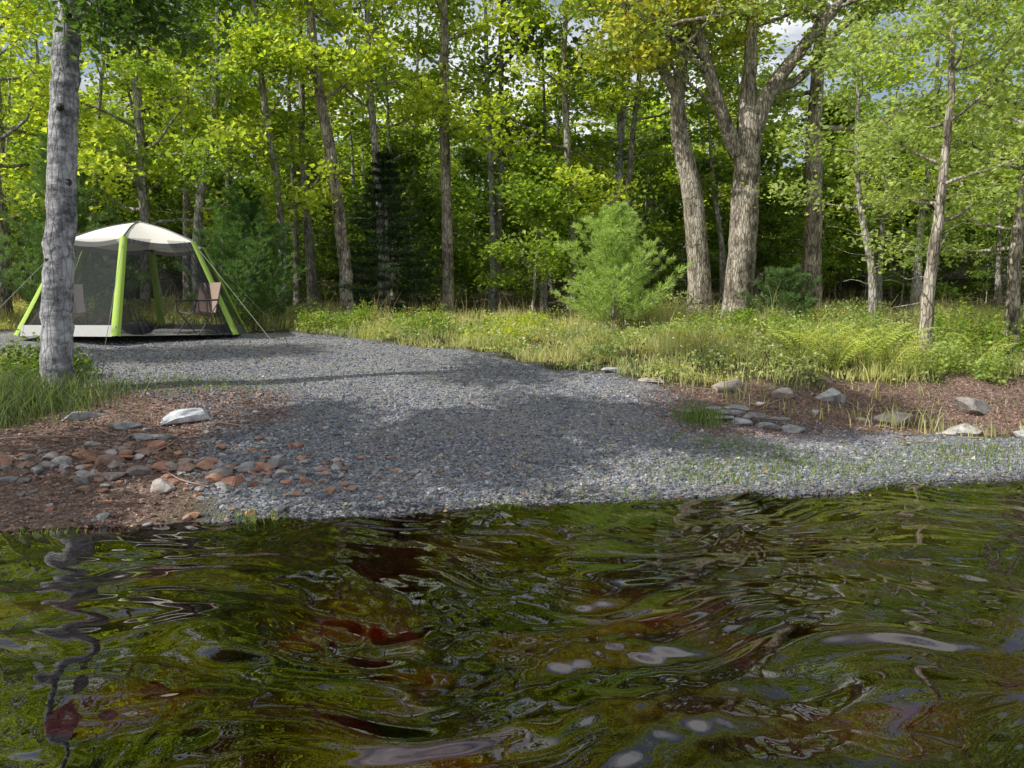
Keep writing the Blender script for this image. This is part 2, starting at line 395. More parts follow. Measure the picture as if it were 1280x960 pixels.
rng = np.random.default_rng(103)
def m2(mb, lp, P):
    for pts, rr in (([(3.98, 19.3, 6.8), (3.6, 19.1, 7.3), (2.9, 18.9, 8.3), (2.0, 18.6, 9.6), (1.4, 18.4, 10.8)], [.14, .1, .04]),
                    ([(4.0, 19.3, 7.0), (4.1, 19.5, 8.2), (3.7, 19.7, 10.5)], [.12, .08, .03])):
        Q = catmull(pts, 16); tube(mb, Q, rr, 8, lump=.04, rng=rng)
        for k in range(9):
            i = rng.integers(4, 16); az = rng.uniform(0, 6.28); limb(mb, rng, Q[i], np.array([math.cos(az), math.sin(az), .2]), rng.uniform(1.3, 2.4), .04, 0, lp, .1, 6)
mb = make_tree(rng, [(4.6, 19.3, hz(4.6, 19.3)), (4.52, 19.3, 3.0), (4.33, 19.3, 4.6), (4.05, 19.3, 5.8), (3.95, 19.3, 6.9), (4.2, 19.4, 8.6), (4.4, 19.4, 11.5)],
               [.30, .26, .25, .22, .17, .09, .03], 6.0, 2.2, 9, ((.26, .36, .05), (.64, .58, .10)), per=7, size=.14, sides=18, extra=m2, twigs=3, npts=38, lump=.05)
mb.obj('maple_tree', [M_bark, M_leaf], (0,))

def simple(name, seed, pts, radii, crown0, cr, nl, cols, bark=M_thin, **kw):
    rng = np.random.default_rng(seed)
    pts = [(pts[0][0], pts[0][1], hz(pts[0][0], pts[0][1]))] + [tuple(p) for p in pts[1:]]
    mb = make_tree(rng, pts, radii, crown0, cr, nl, cols, **kw); return mb.obj(name, [bark, M_leaf], (0,))

simple('maple_tree', 104, [(7.55, 20, 0), (7.56, 20, 3.5), (7.5, 20, 6), (7.6, 20, 9), (7.7, 20, 12)], [.27, .22, .2, .12, .04], 4.8, 2.3, 12, AG, bark=M_bark, per=6, sides=16)
simple('ash_tree', 105, [(6.8, 13, 0), (6.82, 13, 1.7), (6.95, 13.05, 3.0), (7.1, 13.1, 5), (7.1, 13.2, 8.0)], [.115, .1, .085, .06, .02], 2.1, 1.9, 18, AG, bark=M_bark, per=8, size=.10, sides=12, nsub=6)
simple('maple_tree', 106, [(7.3, 16, 0), (7.25, 16, 2.5), (7.0, 16.2, 4.2), (6.9, 16.2, 7)], [.09, .08, .06, .02], 2.4, 1.6, 12, AG, per=6, size=.11)
simple('maple_tree', 107, [(8.9, 14.0, 0), (8.85, 14, 2.6), (9.1, 14.2, 5), (9, 14.2, 8.5)], [.12, .1, .07, .02], 1.5, 2.3, 18, AG, bark=M_bark, per=8, size=.11, nsub=6)
simple('maple_tree', 108, [(-4.12, 20, 0), (-4.25, 20, 3.4), (-4.55, 20, 5.8), (-4.88, 20, 8.2), (-5.1, 20, 13.5)], [.17, .15, .14, .11, .03], 5.4, 2.2, 14, YG, bark=M_bark, per=9, sides=12, size=.15)
simple('ash_tree', 109, [(-1.75, 21.5, 0), (-1.75, 21.5, 4), (-1.8, 21.5, 8), (-1.7, 21.5, 14)], [.17, .145, .12, .03], 4.6, 2.2, 18, YG, bark=M_bark, per=8, sides=12, size=.15)
simple('maple_tree', 110, [(-3.45, 21, 0), (-3.45, 21, 4), (-3.7, 21, 8), (-3.8, 21, 14)], [.13, .11, .09, .03], 4.4, 2.4, 16, YG, per=8, size=.15)
simple('maple_tree', 111, [(-5.9, 20.2, 0), (-5.85, 20.2, 4), (-6.3, 20.2, 8), (-6.6, 20.2, 13)], [.12, .1, .08, .03], 2.6, 2.5, 21, YG, per=9, size=.15)
simple('maple_tree', 112, [(-9.3, 20.0, 0), (-9.2, 20, 4), (-9.4, 20.2, 8), (-9.6, 20.2, 11)], [.14, .12, .1, .03], 2.0, 2.8, 22, YG, per=9, size=.15)
simple('maple_tree', 113, [(-12.2, 19.0, 0), (-12.2, 19, 4), (-12.6, 19.2, 8), (-12.6, 19.2, 12)], [.16, .14, .1, .03], 2.2, 2.8, 22, YG, per=9, size=.15)
simple('maple_tree', 114, [(1.6, 21.5, 0), (1.6, 21.5, 4), (1.4, 21.5, 8), (1.5, 21.5, 13)], [.11, .1, .08, .03], 2.8, 2.5, 20, YG, per=8, size=.15)
simple('maple_tree', 115, [(-7.8, 19.6, 0), (-7.7, 19.6, 4), (-7.2, 19.6, 7), (-7.0, 19.6, 11)], [.13, .11, .08, .03], 2.6, 2.3, 18, MG, per=9, size=.15)
simple('maple_tree', 116, [(11.5, 17.5, 0), (11.4, 17.5, 4), (11.2, 17.6, 8), (11.2, 17.6, 11)], [.14, .12, .1, .03], 1.6, 2.6, 17, AG, per=7, size=.14)
simple('birch_tree', 117, [(-.6, 23.0, 0), (-.55, 23, 4), (-.7, 23, 8), (-.8, 23, 13)], [.1, .085, .07, .02], 4.2, 2.2, 16, MG, bark=M_birch, per=7, size=.15)
simple('birch_tree', 118, [(2.9, 22.6, 0), (2.95, 22.6, 4), (3.1, 22.6, 8), (3.2, 22.6, 13)], [.1, .09, .07, .02], 4.2, 2.2, 16, MG, bark=M_birch, per=7, size=.15)
simple('maple_tree', 119, [(.6, 20.6, 0), (.55, 20.6, 1.8), (.65, 20.6, 3.4), (.6, 20.6, 5.2)], [.05, .04, .03, .01], 1.0, 1.5, 16, MG, per=8, size=.13)
# shoreline trees to the left
simple('maple_tree', 120, [(-8.4, 4.75, 0), (-8.5, 4.7, 4), (-8.2, 4.6, 8), (-8.3, 4.6, 14)], [.2, .17, .13, .04], 3.4, 1.9, 24, MG, bark=M_bark, per=14)
simple('maple_tree', 121, [(-14.5, 8.8, 0), (-14.5, 8.8, 4), (-14.3, 8.9, 8), (-14.4, 8.9, 12)], [.2, .17, .13, .04], 4.5, 1.5, 16, MG, bark=M_bark, per=14)
simple('maple_tree', 122, [(-7.0, 5.0, 0), (-7.0, 5.0, 4), (-6.8, 5.0, 6), (-7, 5.0, 9.5)], [.15, .13, .1, .03], 4.0, 1.5, 13, MG, bark=M_bark, per=13)

# conifers
def conifer(name, seed, x, y, h, rad, kind, cA, cB):
    rng = np.random.default_rng(seed); mb = MB(); z0 = hz(x, y)
    tube(mb, [(x, y, z0), (x + .02, y, z0 + h * .5), (x, y, z0 + h)], [.022 * h, .012 * h, .004], 8)
    C = []; D = []
    nw = int(h / (.21 if kind == 'pine' else .22))
    for k in range(nw):
        t = (k + .3) / nw; z = z0 + .12 + (h - .15) * t
        L0 = rad * ((1 - t) ** .8) + .08
        nb = 7 if kind == 'pine' else 8
        for b in range(nb):
            az = b * 6.283 / nb + k * 1.1 + rng.uniform(-.35, .35); L = L0 * rng.uniform(.45, 1.25)
            rise = (.45 + t * .9) if kind == 'pine' else (-.25 + t * .6)
            d0 = np.array([math.cos(az), math.sin(az), rise * .6]); d0 = nrm(d0); side = np.array([-math.sin(az), math.cos(az), 0])
            m_ = 7; s = np.linspace(0, 1, m_)[:, None]
            bend = (.3 * s ** 2 if kind == 'pine' else .18 * s ** 2 - .12 * s) * L
            P = np.array([x, y, z]) + d0 * L * s + np.array([0, 0, 1]) * bend
            tube(mb, P, [.012, .004], 3)
            for j in range(2, m_):
                for sg in ((-1, 1, 0) if j < m_ - 1 else (-1, 1, 0, 0)):
                    tl = L * (.34 if sg else .15) * (1.15 - s[j, 0] * .5) * rng.uniform(.6, 1.1)
                    dd = nrm(d0 * .8 + side * sg * .9 + np.array([0, 0, .35 if kind == 'pine' else -.1]) + rng.normal(0, .12, 3))
                    nseg = max(2, int(tl / (.07)))
                    for q_ in range(nseg):
                        pp = P[j] + dd * tl * (q_ + 1) / nseg
                        kk = 10 if kind == 'pine' else 8
                        if kind == 'pine' and q_ == nseg - 1: kk = 20
                        C.append(np.tile(pp, (kk, 1)) + rng.normal(0, .012, (kk, 3)))
                        D.append(dd * (1.1 if kind == 'pine' else .7) + rng.normal(0, .5, (kk, 3)))
    C = np.concatenate(C); D = np.concatenate(D)
    if kind == 'pine': needles(mb, C, D, .13, .011, rng, cA, cB)
    else: needles(mb, C, D, .09, .02, rng, cA, cB)
    return mb.obj(name, [M_thin, M_needle], (0,))
conifer('young_pine_tree', 201, 2.25, 17.5, 2.75, 1.3, 'pine', (.28, .40, .10), (.54, .66, .20))
conifer('spruce_tree', 202, -3.3, 20.9, 4.6, 1.5, 'spruce', (.02, .045, .02), (.055, .10, .035))
conifer('pine_tree', 204, -10.6, 18.9, 4.6, 1.5, 'pine', (.14, .25, .08), (.28, .40, .13))
conifer('pine_tree', 205, -6.3, 18.9, 3.4, 1.3, 'pine', (.07, .16, .045), (.19, .30, .08))
conifer('young_pine_tree', 206, 6.3, 18.3, 1.3, .8, 'pine', (.08, .15, .06), (.16, .24, .08))
conifer('pine_tree', 207, -13.2, 17.5, 3.2, 1.2, 'pine', (.05, .11, .05), (.11, .18, .07))

# distant forest: one mesh made of many varied trees
def flatproto(k, far):
    rng = np.random.default_rng(300 + k); hh = rng.uniform(11, 14.5); b = rng.uniform(-.5, .5, 4)
    cols = [YG, MG, MG, MG, FG, YG, MG][k % 7]
    if far: mb = make_tree(rng, [(0, 0, -.2), (b[1], b[2], hh)], [rng.uniform(.09, .15), .03], rng.uniform(1.5, 3.0), 2.3, 13, cols, per=4, size=.30, nsub=3, sides=5, twigs=4, npts=8, sp=.4)
    else: mb = make_tree(rng, [(0, 0, -.2), (b[0] * .3, 0, hh * .3), (b[1], b[2] * .5, hh * .6), (b[1] * 1.3, b[3], hh)], [rng.uniform(.07, .15), .08, .06, .02], rng.uniform(2.8, 4.4), rng.uniform(1.8, 2.4), 15, cols, per=4, size=.19, nsub=4, sides=7, twigs=14, npts=14, sp=.3)
    return mb.flat()
near = [flatproto(k, False) for k in range(7)]; far = [flatproto(k + 10, True) for k in range(5)]
def flatsap(k):
    rng = np.random.default_rng(330 + k); hh = rng.uniform(3, 4.8)
    return make_tree(rng, [(0, 0, -.2), (.1, 0, hh * .4), (-.1, .1, hh * .7), (.1, 0, hh)], [.03, .02, .01], .3, 1.3, 13, [FG, MG, FG, FG][k], per=4.5, size=.18, nsub=4, sides=4, twigs=2, npts=8).flat()
saps = [flatsap(k) for k in range(4)]
rng = np.random.default_rng(55)
F = MB()
def place(pr, x, y, s, tilt=.03, zs=1):
    v, c, q, qm = pr; a = rng.uniform(0, 6.28); V = v * s * np.array([1, 1, zs])
    V = np.stack([V[:, 0] * math.cos(a) - V[:, 1] * math.sin(a), V[:, 0] * math.sin(a) + V[:, 1] * math.cos(a), V[:, 2]], 1)
    V[:, 0] += V[:, 2] * rng.normal(0, tilt); V[:, 1] += V[:, 2] * rng.normal(0, tilt)
    F.add(V + np.array([x, y, float(H(x, y))]), q, col=c * rng.uniform(.7, 1.2), mat=qm)
pts = []; tries = 0
while len(pts) < 155 and tries < 30000:
    tries += 1
    y = 22 + 32 * rng.uniform(0, 1) ** 1.2; x = rng.uniform(-1, 1) * (13 + y * .7)
    if all((x - a) ** 2 + (y - b) ** 2 > (1.55 + .018 * y) ** 2 for a, b in pts): pts.append((x, y))
for i, (x, y) in enumerate(pts):
    sh = .68 if x > y * .26 else 1.0
    place(near[rng.integers(7)] if y < 33 else far[rng.integers(5)], x, y, rng.uniform(.85, 1.15), zs=(1 if y < 33 else .60) * sh)
for i in range(190):
    y = 25 + 26 * rng.uniform(0, 1); x = rng.uniform(-1, 1) * (8 + y * .7)
    place(saps[rng.integers(4)], x, y, rng.uniform(.6, 1.2) * (1 + (y > 35) * .6))
F.obj('distant_forest', [M_thin, M_leaf], (0,))

# ------------------------------------------------------------------ grass, weeds
def blades(mb, x, y, h, w, rng, cA, cB, lean=.45, tint=None):
    n = len(x); z = H(x, y); b = np.stack([x, y, z - .01], 1); a = rng.uniform(0, 6.283, n)
    ld = np.stack([np.cos(a), np.sin(a), np.zeros(n)], 1) * (rng.uniform(.1, 1, n) * lean * h)[:, None]
    a2 = rng.uniform(0, 6.283, n); s = np.stack([np.cos(a2), np.sin(a2), np.zeros(n)], 1) * (w * rng.uniform(.6, 1.3, n))[:, None] * .5
    up = np.array([0, 0, 1.]) * h[:, None]
    v = np.stack([b - s, b + s, b + up * .6 + ld * .35 + s * .8, b + up * .6 + ld * .35 - s * .8, b + up + ld], 1)
    i = np.arange(n)[:, None] * 5
    k = rng.uniform(0, 1, (n, 1)); col = (np.array(cA) * (1 - k) + np.array(cB) * k) * rng.uniform(.75, 1.2, (n, 1))
    if tint is not None: col = col * tint
    col = np.repeat(col, 5, axis=0)
    mb.add(v, i + np.array([0, 1, 2, 3]), i + np.array([3, 2, 4]), col=col)
def no_tent(x, y): return ~((x < -4.7) & (y < 18.5) & (x > -10.8) & (y > 13))
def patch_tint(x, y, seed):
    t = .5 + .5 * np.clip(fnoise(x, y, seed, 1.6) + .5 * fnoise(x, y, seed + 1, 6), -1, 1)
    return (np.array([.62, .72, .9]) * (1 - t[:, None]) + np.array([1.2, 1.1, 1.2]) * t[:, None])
rng = np.random.default_rng(400)
n = 260000; x = rng.uniform(-15, 16, n); y = rng.uniform(9, 22, n)
clump = fnoise(x, y, 31, 3.0)
keep = (gravel_mask(x, y) < .3 * rng.uniform(0, 1.8, n)) & (litter_mask(x, y) * rng.uniform(0, 1, n) < .10) & (np.abs(x) < y * .78 + 1) & (rng.uniform(0, 1, n) < .5 + .5 * clump) & no_tent(x, y)
x, y, clump = x[keep], y[keep], clump[keep]
hgt = (.13 + .13 * np.clip(clump, -1, 1.5) + .1 * smooth(17, 19, y)) * rng.uniform(.5, 1.7, len(x))
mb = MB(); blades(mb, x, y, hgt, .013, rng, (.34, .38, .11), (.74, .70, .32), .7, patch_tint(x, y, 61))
k = rng.uniform(0, 1, len(x)) < .06
blades(mb, x[k], y[k], hgt[k] * 1.8 + .1, .008, rng, (.45, .36, .18), (.62, .52, .30), .5)
mb.obj('grass', [M_grass])
n = 200000; x = rng.uniform(-15, 16, n); y = rng.uniform(9.5, 21.5, n)
cl = fnoise(x, y, 37, 2.2)
keep = (gravel_mask(x, y) < .15) & (litter_mask(x, y) < .35) & (np.abs(x) < y * .78 + 1) & (cl > rng.uniform(-.6, .9, n)) & no_tent(x, y)
x, y, cl = x[keep], y[keep], cl[keep]
top = .12 + .32 * np.clip(cl + .6 * fnoise(x, y, 38, 5), 0, 1.5) + .16 * smooth(17, 20, y)
c = np.stack([x, y, H(x, y) + rng.uniform(.02, 1, len(x)) ** .6 * top], 1)
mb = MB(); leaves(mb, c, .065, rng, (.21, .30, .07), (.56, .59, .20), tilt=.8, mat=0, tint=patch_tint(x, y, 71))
mb.obj('low_weeds', [M_grass])
mb = MB(); n = 1500; x = rng.uniform(-4, 11, n); y = rng.uniform(12, 19, n); k = (gravel_mask(x, y) < .1) & (litter_mask(x, y) < .3) & (fnoise(x, y, 91, 1.3) > .1); x, y = x[k], y[k]
hh = rng.uniform(.25, .5, len(x)); c = np.stack([x, y, H(x, y) + hh], 1)
blades(mb, x, y, hh, .006, rng, (.2, .25, .05), (.3, .35, .08), .1)
k = rng.uniform(0, 1, len(x)) < .5
leaves(mb, np.repeat(c[k], 4, 0) + rng.normal(0, .015, (4 * k.sum(), 3)), .03, rng, (.75, .75, .7), (.8, .8, .78), tilt=.6, mat=0)
leaves(mb, np.repeat(c[~k], 5, 0) + rng.normal(0, .02, (5 * (~k).sum(), 3)), .03, rng, (.6, .45, .04), (.7, .55, .05), tilt=.6, mat=0)
mb.obj('wildflowers', [M_grass])

def bush(name, seed, cx, cy, rx, ry, h, n, cols, size=.06):
    rng = np.random.default_rng(seed); mb = MB(); P = []
    for k in range(int(18 * rx * ry) + 14):
        a = rng.uniform(0, 6.28); r = math.sqrt(rng.uniform(0, 1)); bx = cx + rx * r * math.cos(a); by = cy + ry * r * math.sin(a); bz = float(H(bx, by))
        d = nrm(np.array([rng.normal(0, .35), rng.normal(0, .35), 1])); L = h * (1.05 - .5 * r) * rng.uniform(.6, 1.35)
        Q = np.array([(bx, by, bz)]) + d * L * np.linspace(0, 1, 5)[:, None] + rng.normal(0, .02, (5, 3)); tube(mb, Q, [.007, .003], 3, col=(.8, .9, .6))
        P.append(Q[1:])
    P = np.concatenate(P); idx = rng.integers(0, len(P), n)
    c = P[idx] + rng.normal(0, .085, (n, 3)); leaves(mb, c, size, rng, *cols, tilt=.7)
    return mb.obj(name, [M_thin, M_leaf], (0,))
bush('shrub', 501, 8.2, 13.6, 1.5, .8, .85, 5500, MG)
bush('shrub', 502, 6.2, 14.6, 1.3, .8, .6, 4000, AG)
bush('shrub', 503, -1.9, 16.8, .7, .5, .5, 2200, MG)
bush('shrub', 504, -3.6, 17.6, 1.2, .5, .5, 3000, MG)
bush('shrub', 505, -6.2, 10.3, .6, .5, .5, 2200, FG)
bush('shrub', 506, .2, 17.4, 1.0, .5, .45, 2200, YG)
bush('shrub', 507, 10.5, 14.2, 1.4, 1, 1.0, 5000, MG)
bush('shrub', 508, 5.0, 16.6, 1.5, .6, .5, 4000, MG)
bush('shrub', 509, 6.9, 12.0, .8, .5, .5, 2400, AG)
bush('shrub', 510, 3.4, 14.6, 1.4, .7, .45, 3500, AG)
bush('shrub', 511, -.4, 15.2, .6, .4, .35, 1400, YG)

rng = np.random.default_rng(410); mb = MB()
x = np.concatenate([rng.normal(-5.7, .4, 1700), rng.normal(-5.15, .35, 700), rng.normal(-6.3, .5, 1400)]); y = np.concatenate([rng.normal(8.3, .35, 1700), rng.normal(9.0, .3, 700), rng.normal(9.2, .5, 1400)])
blades(mb, x, y, rng.uniform(.1, .42, len(x)), .012, rng, (.06, .10, .04), (.18, .23, .09), .9); mb.obj('grass_tuft', [M_grass])
def tuft(name, cx, cy, s, n, hh, cA=(.09, .15, .04), cB=(.22, .29, .08)):
    mb = MB(); blades(mb, rng.normal(cx, s, n), rng.normal(cy, s * .7, n), rng.uniform(.4, 1, n) * hh, .009, rng, cA, cB, .8); mb.obj(name, [M_grass])
tuft('grass_tuft', 2.2, 9.2, .14, 200, .34)
tuft('grass_tuft', 2.45, 9.5, .1, 90, .24)
mb = MB()
for cx, cy, s, nn, hh in [(-1.9, 5.8, .12, 60, .13), (-3.3, 5.45, .15, 60, .1), (-.1, 6.25, .12, 50, .08), (1.9, 7.2, .5, 700, .09), (3.0, 7.6, .6, 1000, .09), (2.3, 8.3, .5, 500, .08), (4.6, 8.0, .6, 800, .08), (.8, 6.6, .3, 120, .07), (5.2, 8.5, .5, 500, .1), (-1, 11, .5, 90, .05), (0, 9.8, .6, 100, .05), (-4.3, 9.9, .5, 500, .09), (-3.9, 10.3, .6, 500, .07)]:
    blades(mb, rng.normal(cx, s, nn), rng.normal(cy, s * .45, nn), rng.uniform(.4, 1, nn) * hh, .008, rng, (.10, .16, .03), (.25, .33, .06), .7)
mb.obj('shore_grass', [M_grass])

def fern(cx, cy, seed, s=1.0):
    rng = np.random.default_rng(seed); mb = MB(); z = float(H(cx, cy))
    for k in range(9):
        az = k * .698 + rng.uniform(-.3, .3); L = s * rng.uniform(.45, .65); t = np.linspace(0, 1, 16)[:, None]
        out = np.array([math.cos(az), math.sin(az), 0]); P = np.array([cx, cy, z]) + out * L * t * .75 + np.array([0, 0, 1]) * L * (1.55 * t - .8 * t ** 2)
        tube(mb, P, [.004, .002], 3, col=(.2, .25, .05)); side = np.array([-math.sin(az), math.cos(az), 0])
        for j in range(2, 16):
            w = L * .26 * math.sin(math.pi * min(1, (1.08 - t[j, 0]) * .95)) + .01
            for sg in (-1, 1):
                b = P[j]; d = side * sg * w + out * w * .35 - np.array([0, 0, w * .2]); e = out * .016
                mb.add([b - e, b + d * .5 - e * .9, b + d, b + d * .5 + e * .9], [[0, 1, 2, 3]], col=np.array((.54, .60, .16)) * rng.uniform(.8, 1.2))
    mb.obj('fern', [M_grass])
for i, (a, b) in enumerate([(5.0, 12.2), (5.6, 12.5), (5.3, 12.9), (6.1, 12.7), (4.6, 12.6), (6.0, 13.2), (7.4, 12.4), (5.7, 11.9), (4.9, 12.7)]): fern(a, b, 600 + i, 1.3)

# ------------------------------------------------------------------ gravel
rng = np.random.default_rng(700)
cube = np.array([[-1, -1, -1], [1, -1, -1], [1, 1, -1], [-1, 1, -1], [-1, -1, 1], [1, -1, 1], [1, 1, 1], [-1, 1, 1]], float) * .58
cq = np.array([[0, 3, 2, 1], [4, 5, 6, 7], [0, 1, 5, 4], [1, 2, 6, 5], [2, 3, 7, 6], [3, 0, 4, 7]])
pal = np.array([(.21, .23, .275), (.13, .14, .17), (.31, .325, .36), (.41, .41, .41), (.38, .345, .30), (.56, .55, .53), (.36, .22, .16), (.26, .28, .315)])
prob = np.array([.26, .22, .2, .11, .1, .03, .02, .08])
def scatter(mb, x, y, size, rng, pal=pal, prob=prob, sink=.25, flat=.6):
    n = len(x); d = y - shore(x)
    sc = size[:, None] * np.stack([rng.uniform(.7, 1.3, n), rng.uniform(.6, 1.1, n), rng.uniform(.3, flat, n) + .1], 1)
    V = cube[None] * rng.uniform(.6, 1.25, (n, 8, 3)) * sc[:, None]
    a = rng.uniform(0, 6.28, n); ca, sa = np.cos(a)[:, None], np.sin(a)[:, None]
    tl = rng.normal(0, .3, (n, 1)); 
    X = V[..., 0] * ca - V[..., 1] * sa; Y = V[..., 0] * sa + V[..., 1] * ca; Z = V[..., 2] + X * tl
    V = np.stack([X + x[:, None], Y + y[:, None], Z + (H(x, y) + size * sink * .5)[:, None]], -1)
    col = pal[rng.choice(len(pal), n, p=prob / prob.sum())] * rng.uniform(.75, 1.25, (n, 1))
    wet = smooth(.45, .0, d)[:, None]; col = col * (1 - .6 * wet)
    mb.add(V, (np.arange(n)[:, None, None] * 8 + cq), col=np.repeat(col, 8, axis=0))
mb = MB()
for (y0, y1, dens, s0, s1) in [(4.8, 8.2, 1700, .009, .022), (8.2, 10.5, 1000, .009, .021), (10.5, 13.5, 550, .010, .020), (13.5, 17, 300, .010, .02)]:
    A = 17 * (y1 - y0); n = int(A * dens); x = rng.uniform(-8.5, 8.5, n); y = rng.uniform(y0, y1, n)
    k = (np.abs(x) < y * .68 + .3) & (gravel_mask(x, y) > rng.uniform(.1, .9, n)) & (y - shore(x) > -.5)
    x, y = x[k], y[k]; scatter(mb, x, y, rng.uniform(s0, s1, len(x)) * np.where(rng.uniform(0, 1, len(x)) < .06, 1.9, 1.0), rng)
mb.obj('gravel', [M_stone])
mb = MB(); n = 11000; x = rng.uniform(-6, 8, n); y = rng.uniform(5, 11, n)
k = litter_mask(x, y) > .4; x, y = x[k], y[k]; scatter(mb, x, y, rng.uniform(.008, .035, len(x)), rng, np.array([(.30, .19, .15), (.36, .33, .31), (.2, .13, .10), (.42, .24, .17)]), np.array([.4, .2, .3, .1])); mb.obj('bank_pebbles', [M_stone])
mb = MB(); n = 60000; x = rng.uniform(-7, 9, n); y = rng.uniform(5, 11.8, n); k = litter_mask(x, y) > rng.uniform(.2, 1, n); x, y = x[k], y[k]
leaves(mb, np.stack([x, y, H(x, y) + rng.uniform(.004, .02, len(x))], 1), .035, rng, (.17, .09, .065), (.52, .36, .29), tilt=.35, mat=0, width=.25)
n = 1500; x = rng.uniform(-6, 7, n); y = rng.uniform(6, 15, n); k = gravel_mask(x, y) > .5; x, y = x[k], y[k]
leaves(mb, np.stack([x, y, H(x, y) + .03], 1), .04, rng, (.3, .25, .06), (.3, .17, .07), tilt=.3, mat=0)
mb.obj('leaf_litter', [M_litter])
mb = MB()
for k in range(60):
    if k < 35: x = rng.uniform(2.2, 7); y = rng.uniform(8.8, 11)
    else: x = rng.uniform(-5.5, -2.5); y = rng.uniform(6, 9.4)
    a = rng.uniform(0, 3.14); L = rng.uniform(.15, .7); t = np.linspace(-.5, .5, 5)
    px = x + np.cos(a) * t * L + rng.normal(0, .015, 5); py = y + np.sin(a) * t * L + rng.normal(0, .015, 5)
    tube(mb, np.stack([px, py, H(px, py) + .02], 1), [.009, .004], 4, col=np.array((.3, .22, .17)) * rng.uniform(.7, 1.5))
mb.obj('fallen_twigs', [M_litter], (0,))

# rocks
import bmesh
bm = bmesh.new(); bmesh.ops.create_icosphere(bm, subdivisions=4, radius=1); bm.verts.ensure_lookup_table()
ICO = np.array([v.co[:] for v in bm.verts]); ICF = np.array([[v.index for v in f.verts] for f in bm.faces]); bm.free()
bm = bmesh.new(); bmesh.ops.create_icosphere(bm, subdivisions=3, radius=1); bm.verts.ensure_lookup_table()
IC2 = np.array([v.co[:] for v in bm.verts]); IF2 = np.array([[v.index for v in f.verts] for f in bm.faces]); bm.free()
def rock(mb, rng, c, s, rot=0, col=(.3, .3, .3), lo=False, cuts=14, zmax=None):
    V = (IC2 if lo else ICO).copy(); F = IF2 if lo else ICF
    for _ in range(cuts):
        nn = nrm(rng.normal(0, 1, 3)); cc = rng.uniform(.45, .78); dd = V @ nn; V -= np.maximum(dd - cc, 0)[:, None] * nn
    V += .03 * np.stack([fnoise(V[:, 0] * 4 + k, V[:, 1] * 4 + V[:, 2] * 3, int(rng.integers(999))) for k in range(3)], 1)
    V = V * 1.25 * np.array(s); ca, sa = math.cos(rot), math.sin(rot)
    V = np.stack([V[:, 0] * ca - V[:, 1] * sa, V[:, 0] * sa + V[:, 1] * ca, V[:, 2]], 1) + np.array(c)
    if zmax is not None: V[:, 2] += zmax - V[:, 2].max()
    mb.add(V, t=F, col=col)
rng = np.random.default_rng(800)
def one(name, x, y, s, rot, col, sink=.1, k=1.0):
    s = tuple(a * k for a in s); mb = MB(); rock(mb, rng, (x, y, float(H(x, y)) + s[2] * sink), s, rot, col); mb.obj(name, [M_rock], ())
G = (.50, .50, .50); P_ = (.54, .46, .42)
one('flat_rock', -3.5, 8.5, (.38, .26, .08), .1, (.6, .62, .65), .3)
one('shore_rock', -4.6, 8.35, (.2, .15, .11), .5, (.40, .41, .43))
one('shore_rock', -3.55, 7.75, (.2, .12, .05), .0, (.40, .39, .39))
one('shore_rock', -4.0, 8.0, (.16, .12, .06), .3, (.38, .37, .36))
for a in [(4.35, 10.7, (.34, .26, .16), .2, G), (5.0, 10.3, (.36, .28, .18), .6, P_), (5.55, 9.7, (.36, .3, .2), 1.2, (.58, .55, .5)), (6.3, 10.7, (.40, .3, .2), .1, (.32, .29, .27)),
          (6.5, 9.6, (.45, .3, .12), .3, (.5, .47, .44)), (3.7, 10.7, (.36, .26, .12), .9, P_), (7.3, 10.5, (.4, .3, .22), .5, G), (2.0, 11.2, (.3, .2, .1), .2, P_), (1.5, 11.5, (.24, .16, .08), .2, G), (3.0, 11.0, (.3, .22, .14), .7, (.4, .34, .3)), (6.1, 9.2, (.22, .16, .1), .2, G), (4.4, 9.9, (.16, .12, .07), .2, P_), (3.9, 10.1, (.12, .1, .06), 1.2, G), (5.2, 9.5, (.12, .1, .06), .9, G), (3.3, 10.4, (.14, .1, .06), .3, P_)]:
    one('bank_rock', a[0], a[1], a[2], a[3], a[4], k=.76)
mb = MB()
for x, y, s, z in [(2.5, 9.55, (.17, .11, .035), 0), (2.8, 9.5, (.19, .12, .04), 0), (3.1, 9.4, (.16, .12, .045), 0), (3.35, 9.3, (.13, .1, .06), 0), (2.65, 9.6, (.18, .1, .03), .07), (2.95, 9.55, (.17, .1, .03), .08), (2.45, 9.7, (.16, .1, .03), .06), (2.2, 9.75, (.15, .1, .035), 0), (2.75, 9.65, (.15, .1, .03), .12), (3.2, 9.45, (.12, .08, .03), .08)]:
    rock(mb, rng, (x, y, float(H(x, y)) + .03 + z), s, rng.uniform(-.3, .3), np.array((.42, .42, .43)) * rng.uniform(.7, 1.2), True, 9)
mb.obj('stacked_flat_stones', [M_rock], ())
mb = MB()
cols = [(.54, .28, .19), (.46, .30, .23), (.46, .40, .37), (.38, .37, .37), (.54, .31, .21), (.5, .47, .45)]
for k in range(260):
    if k < 130: x = rng.uniform(-4.5, -2.1); y = 6.9 + (x + 3.2) * .05 + rng.normal(0, .24)
    elif k < 160: x = rng.normal(-1.6, .35); y = rng.normal(6.8, .2)
    else: x = rng.uniform(-4.3, -1.4); y = rng.uniform(5.7, 8.0)
    s = rng.uniform(.035, .075) * (1.25 if k < 45 else .65); c = cols[rng.integers(0, 6)]
    rock(mb, rng, (x, y, float(H(x, y)) + s * .2), (s * rng.uniform(1, 1.4), s, s * rng.uniform(.45, .75)), rng.uniform(0, 3), np.array(c) * rng.uniform(.65, 1.1), True, 9)
mb.obj('reddish_stones', [M_rock], ())
mb = MB()
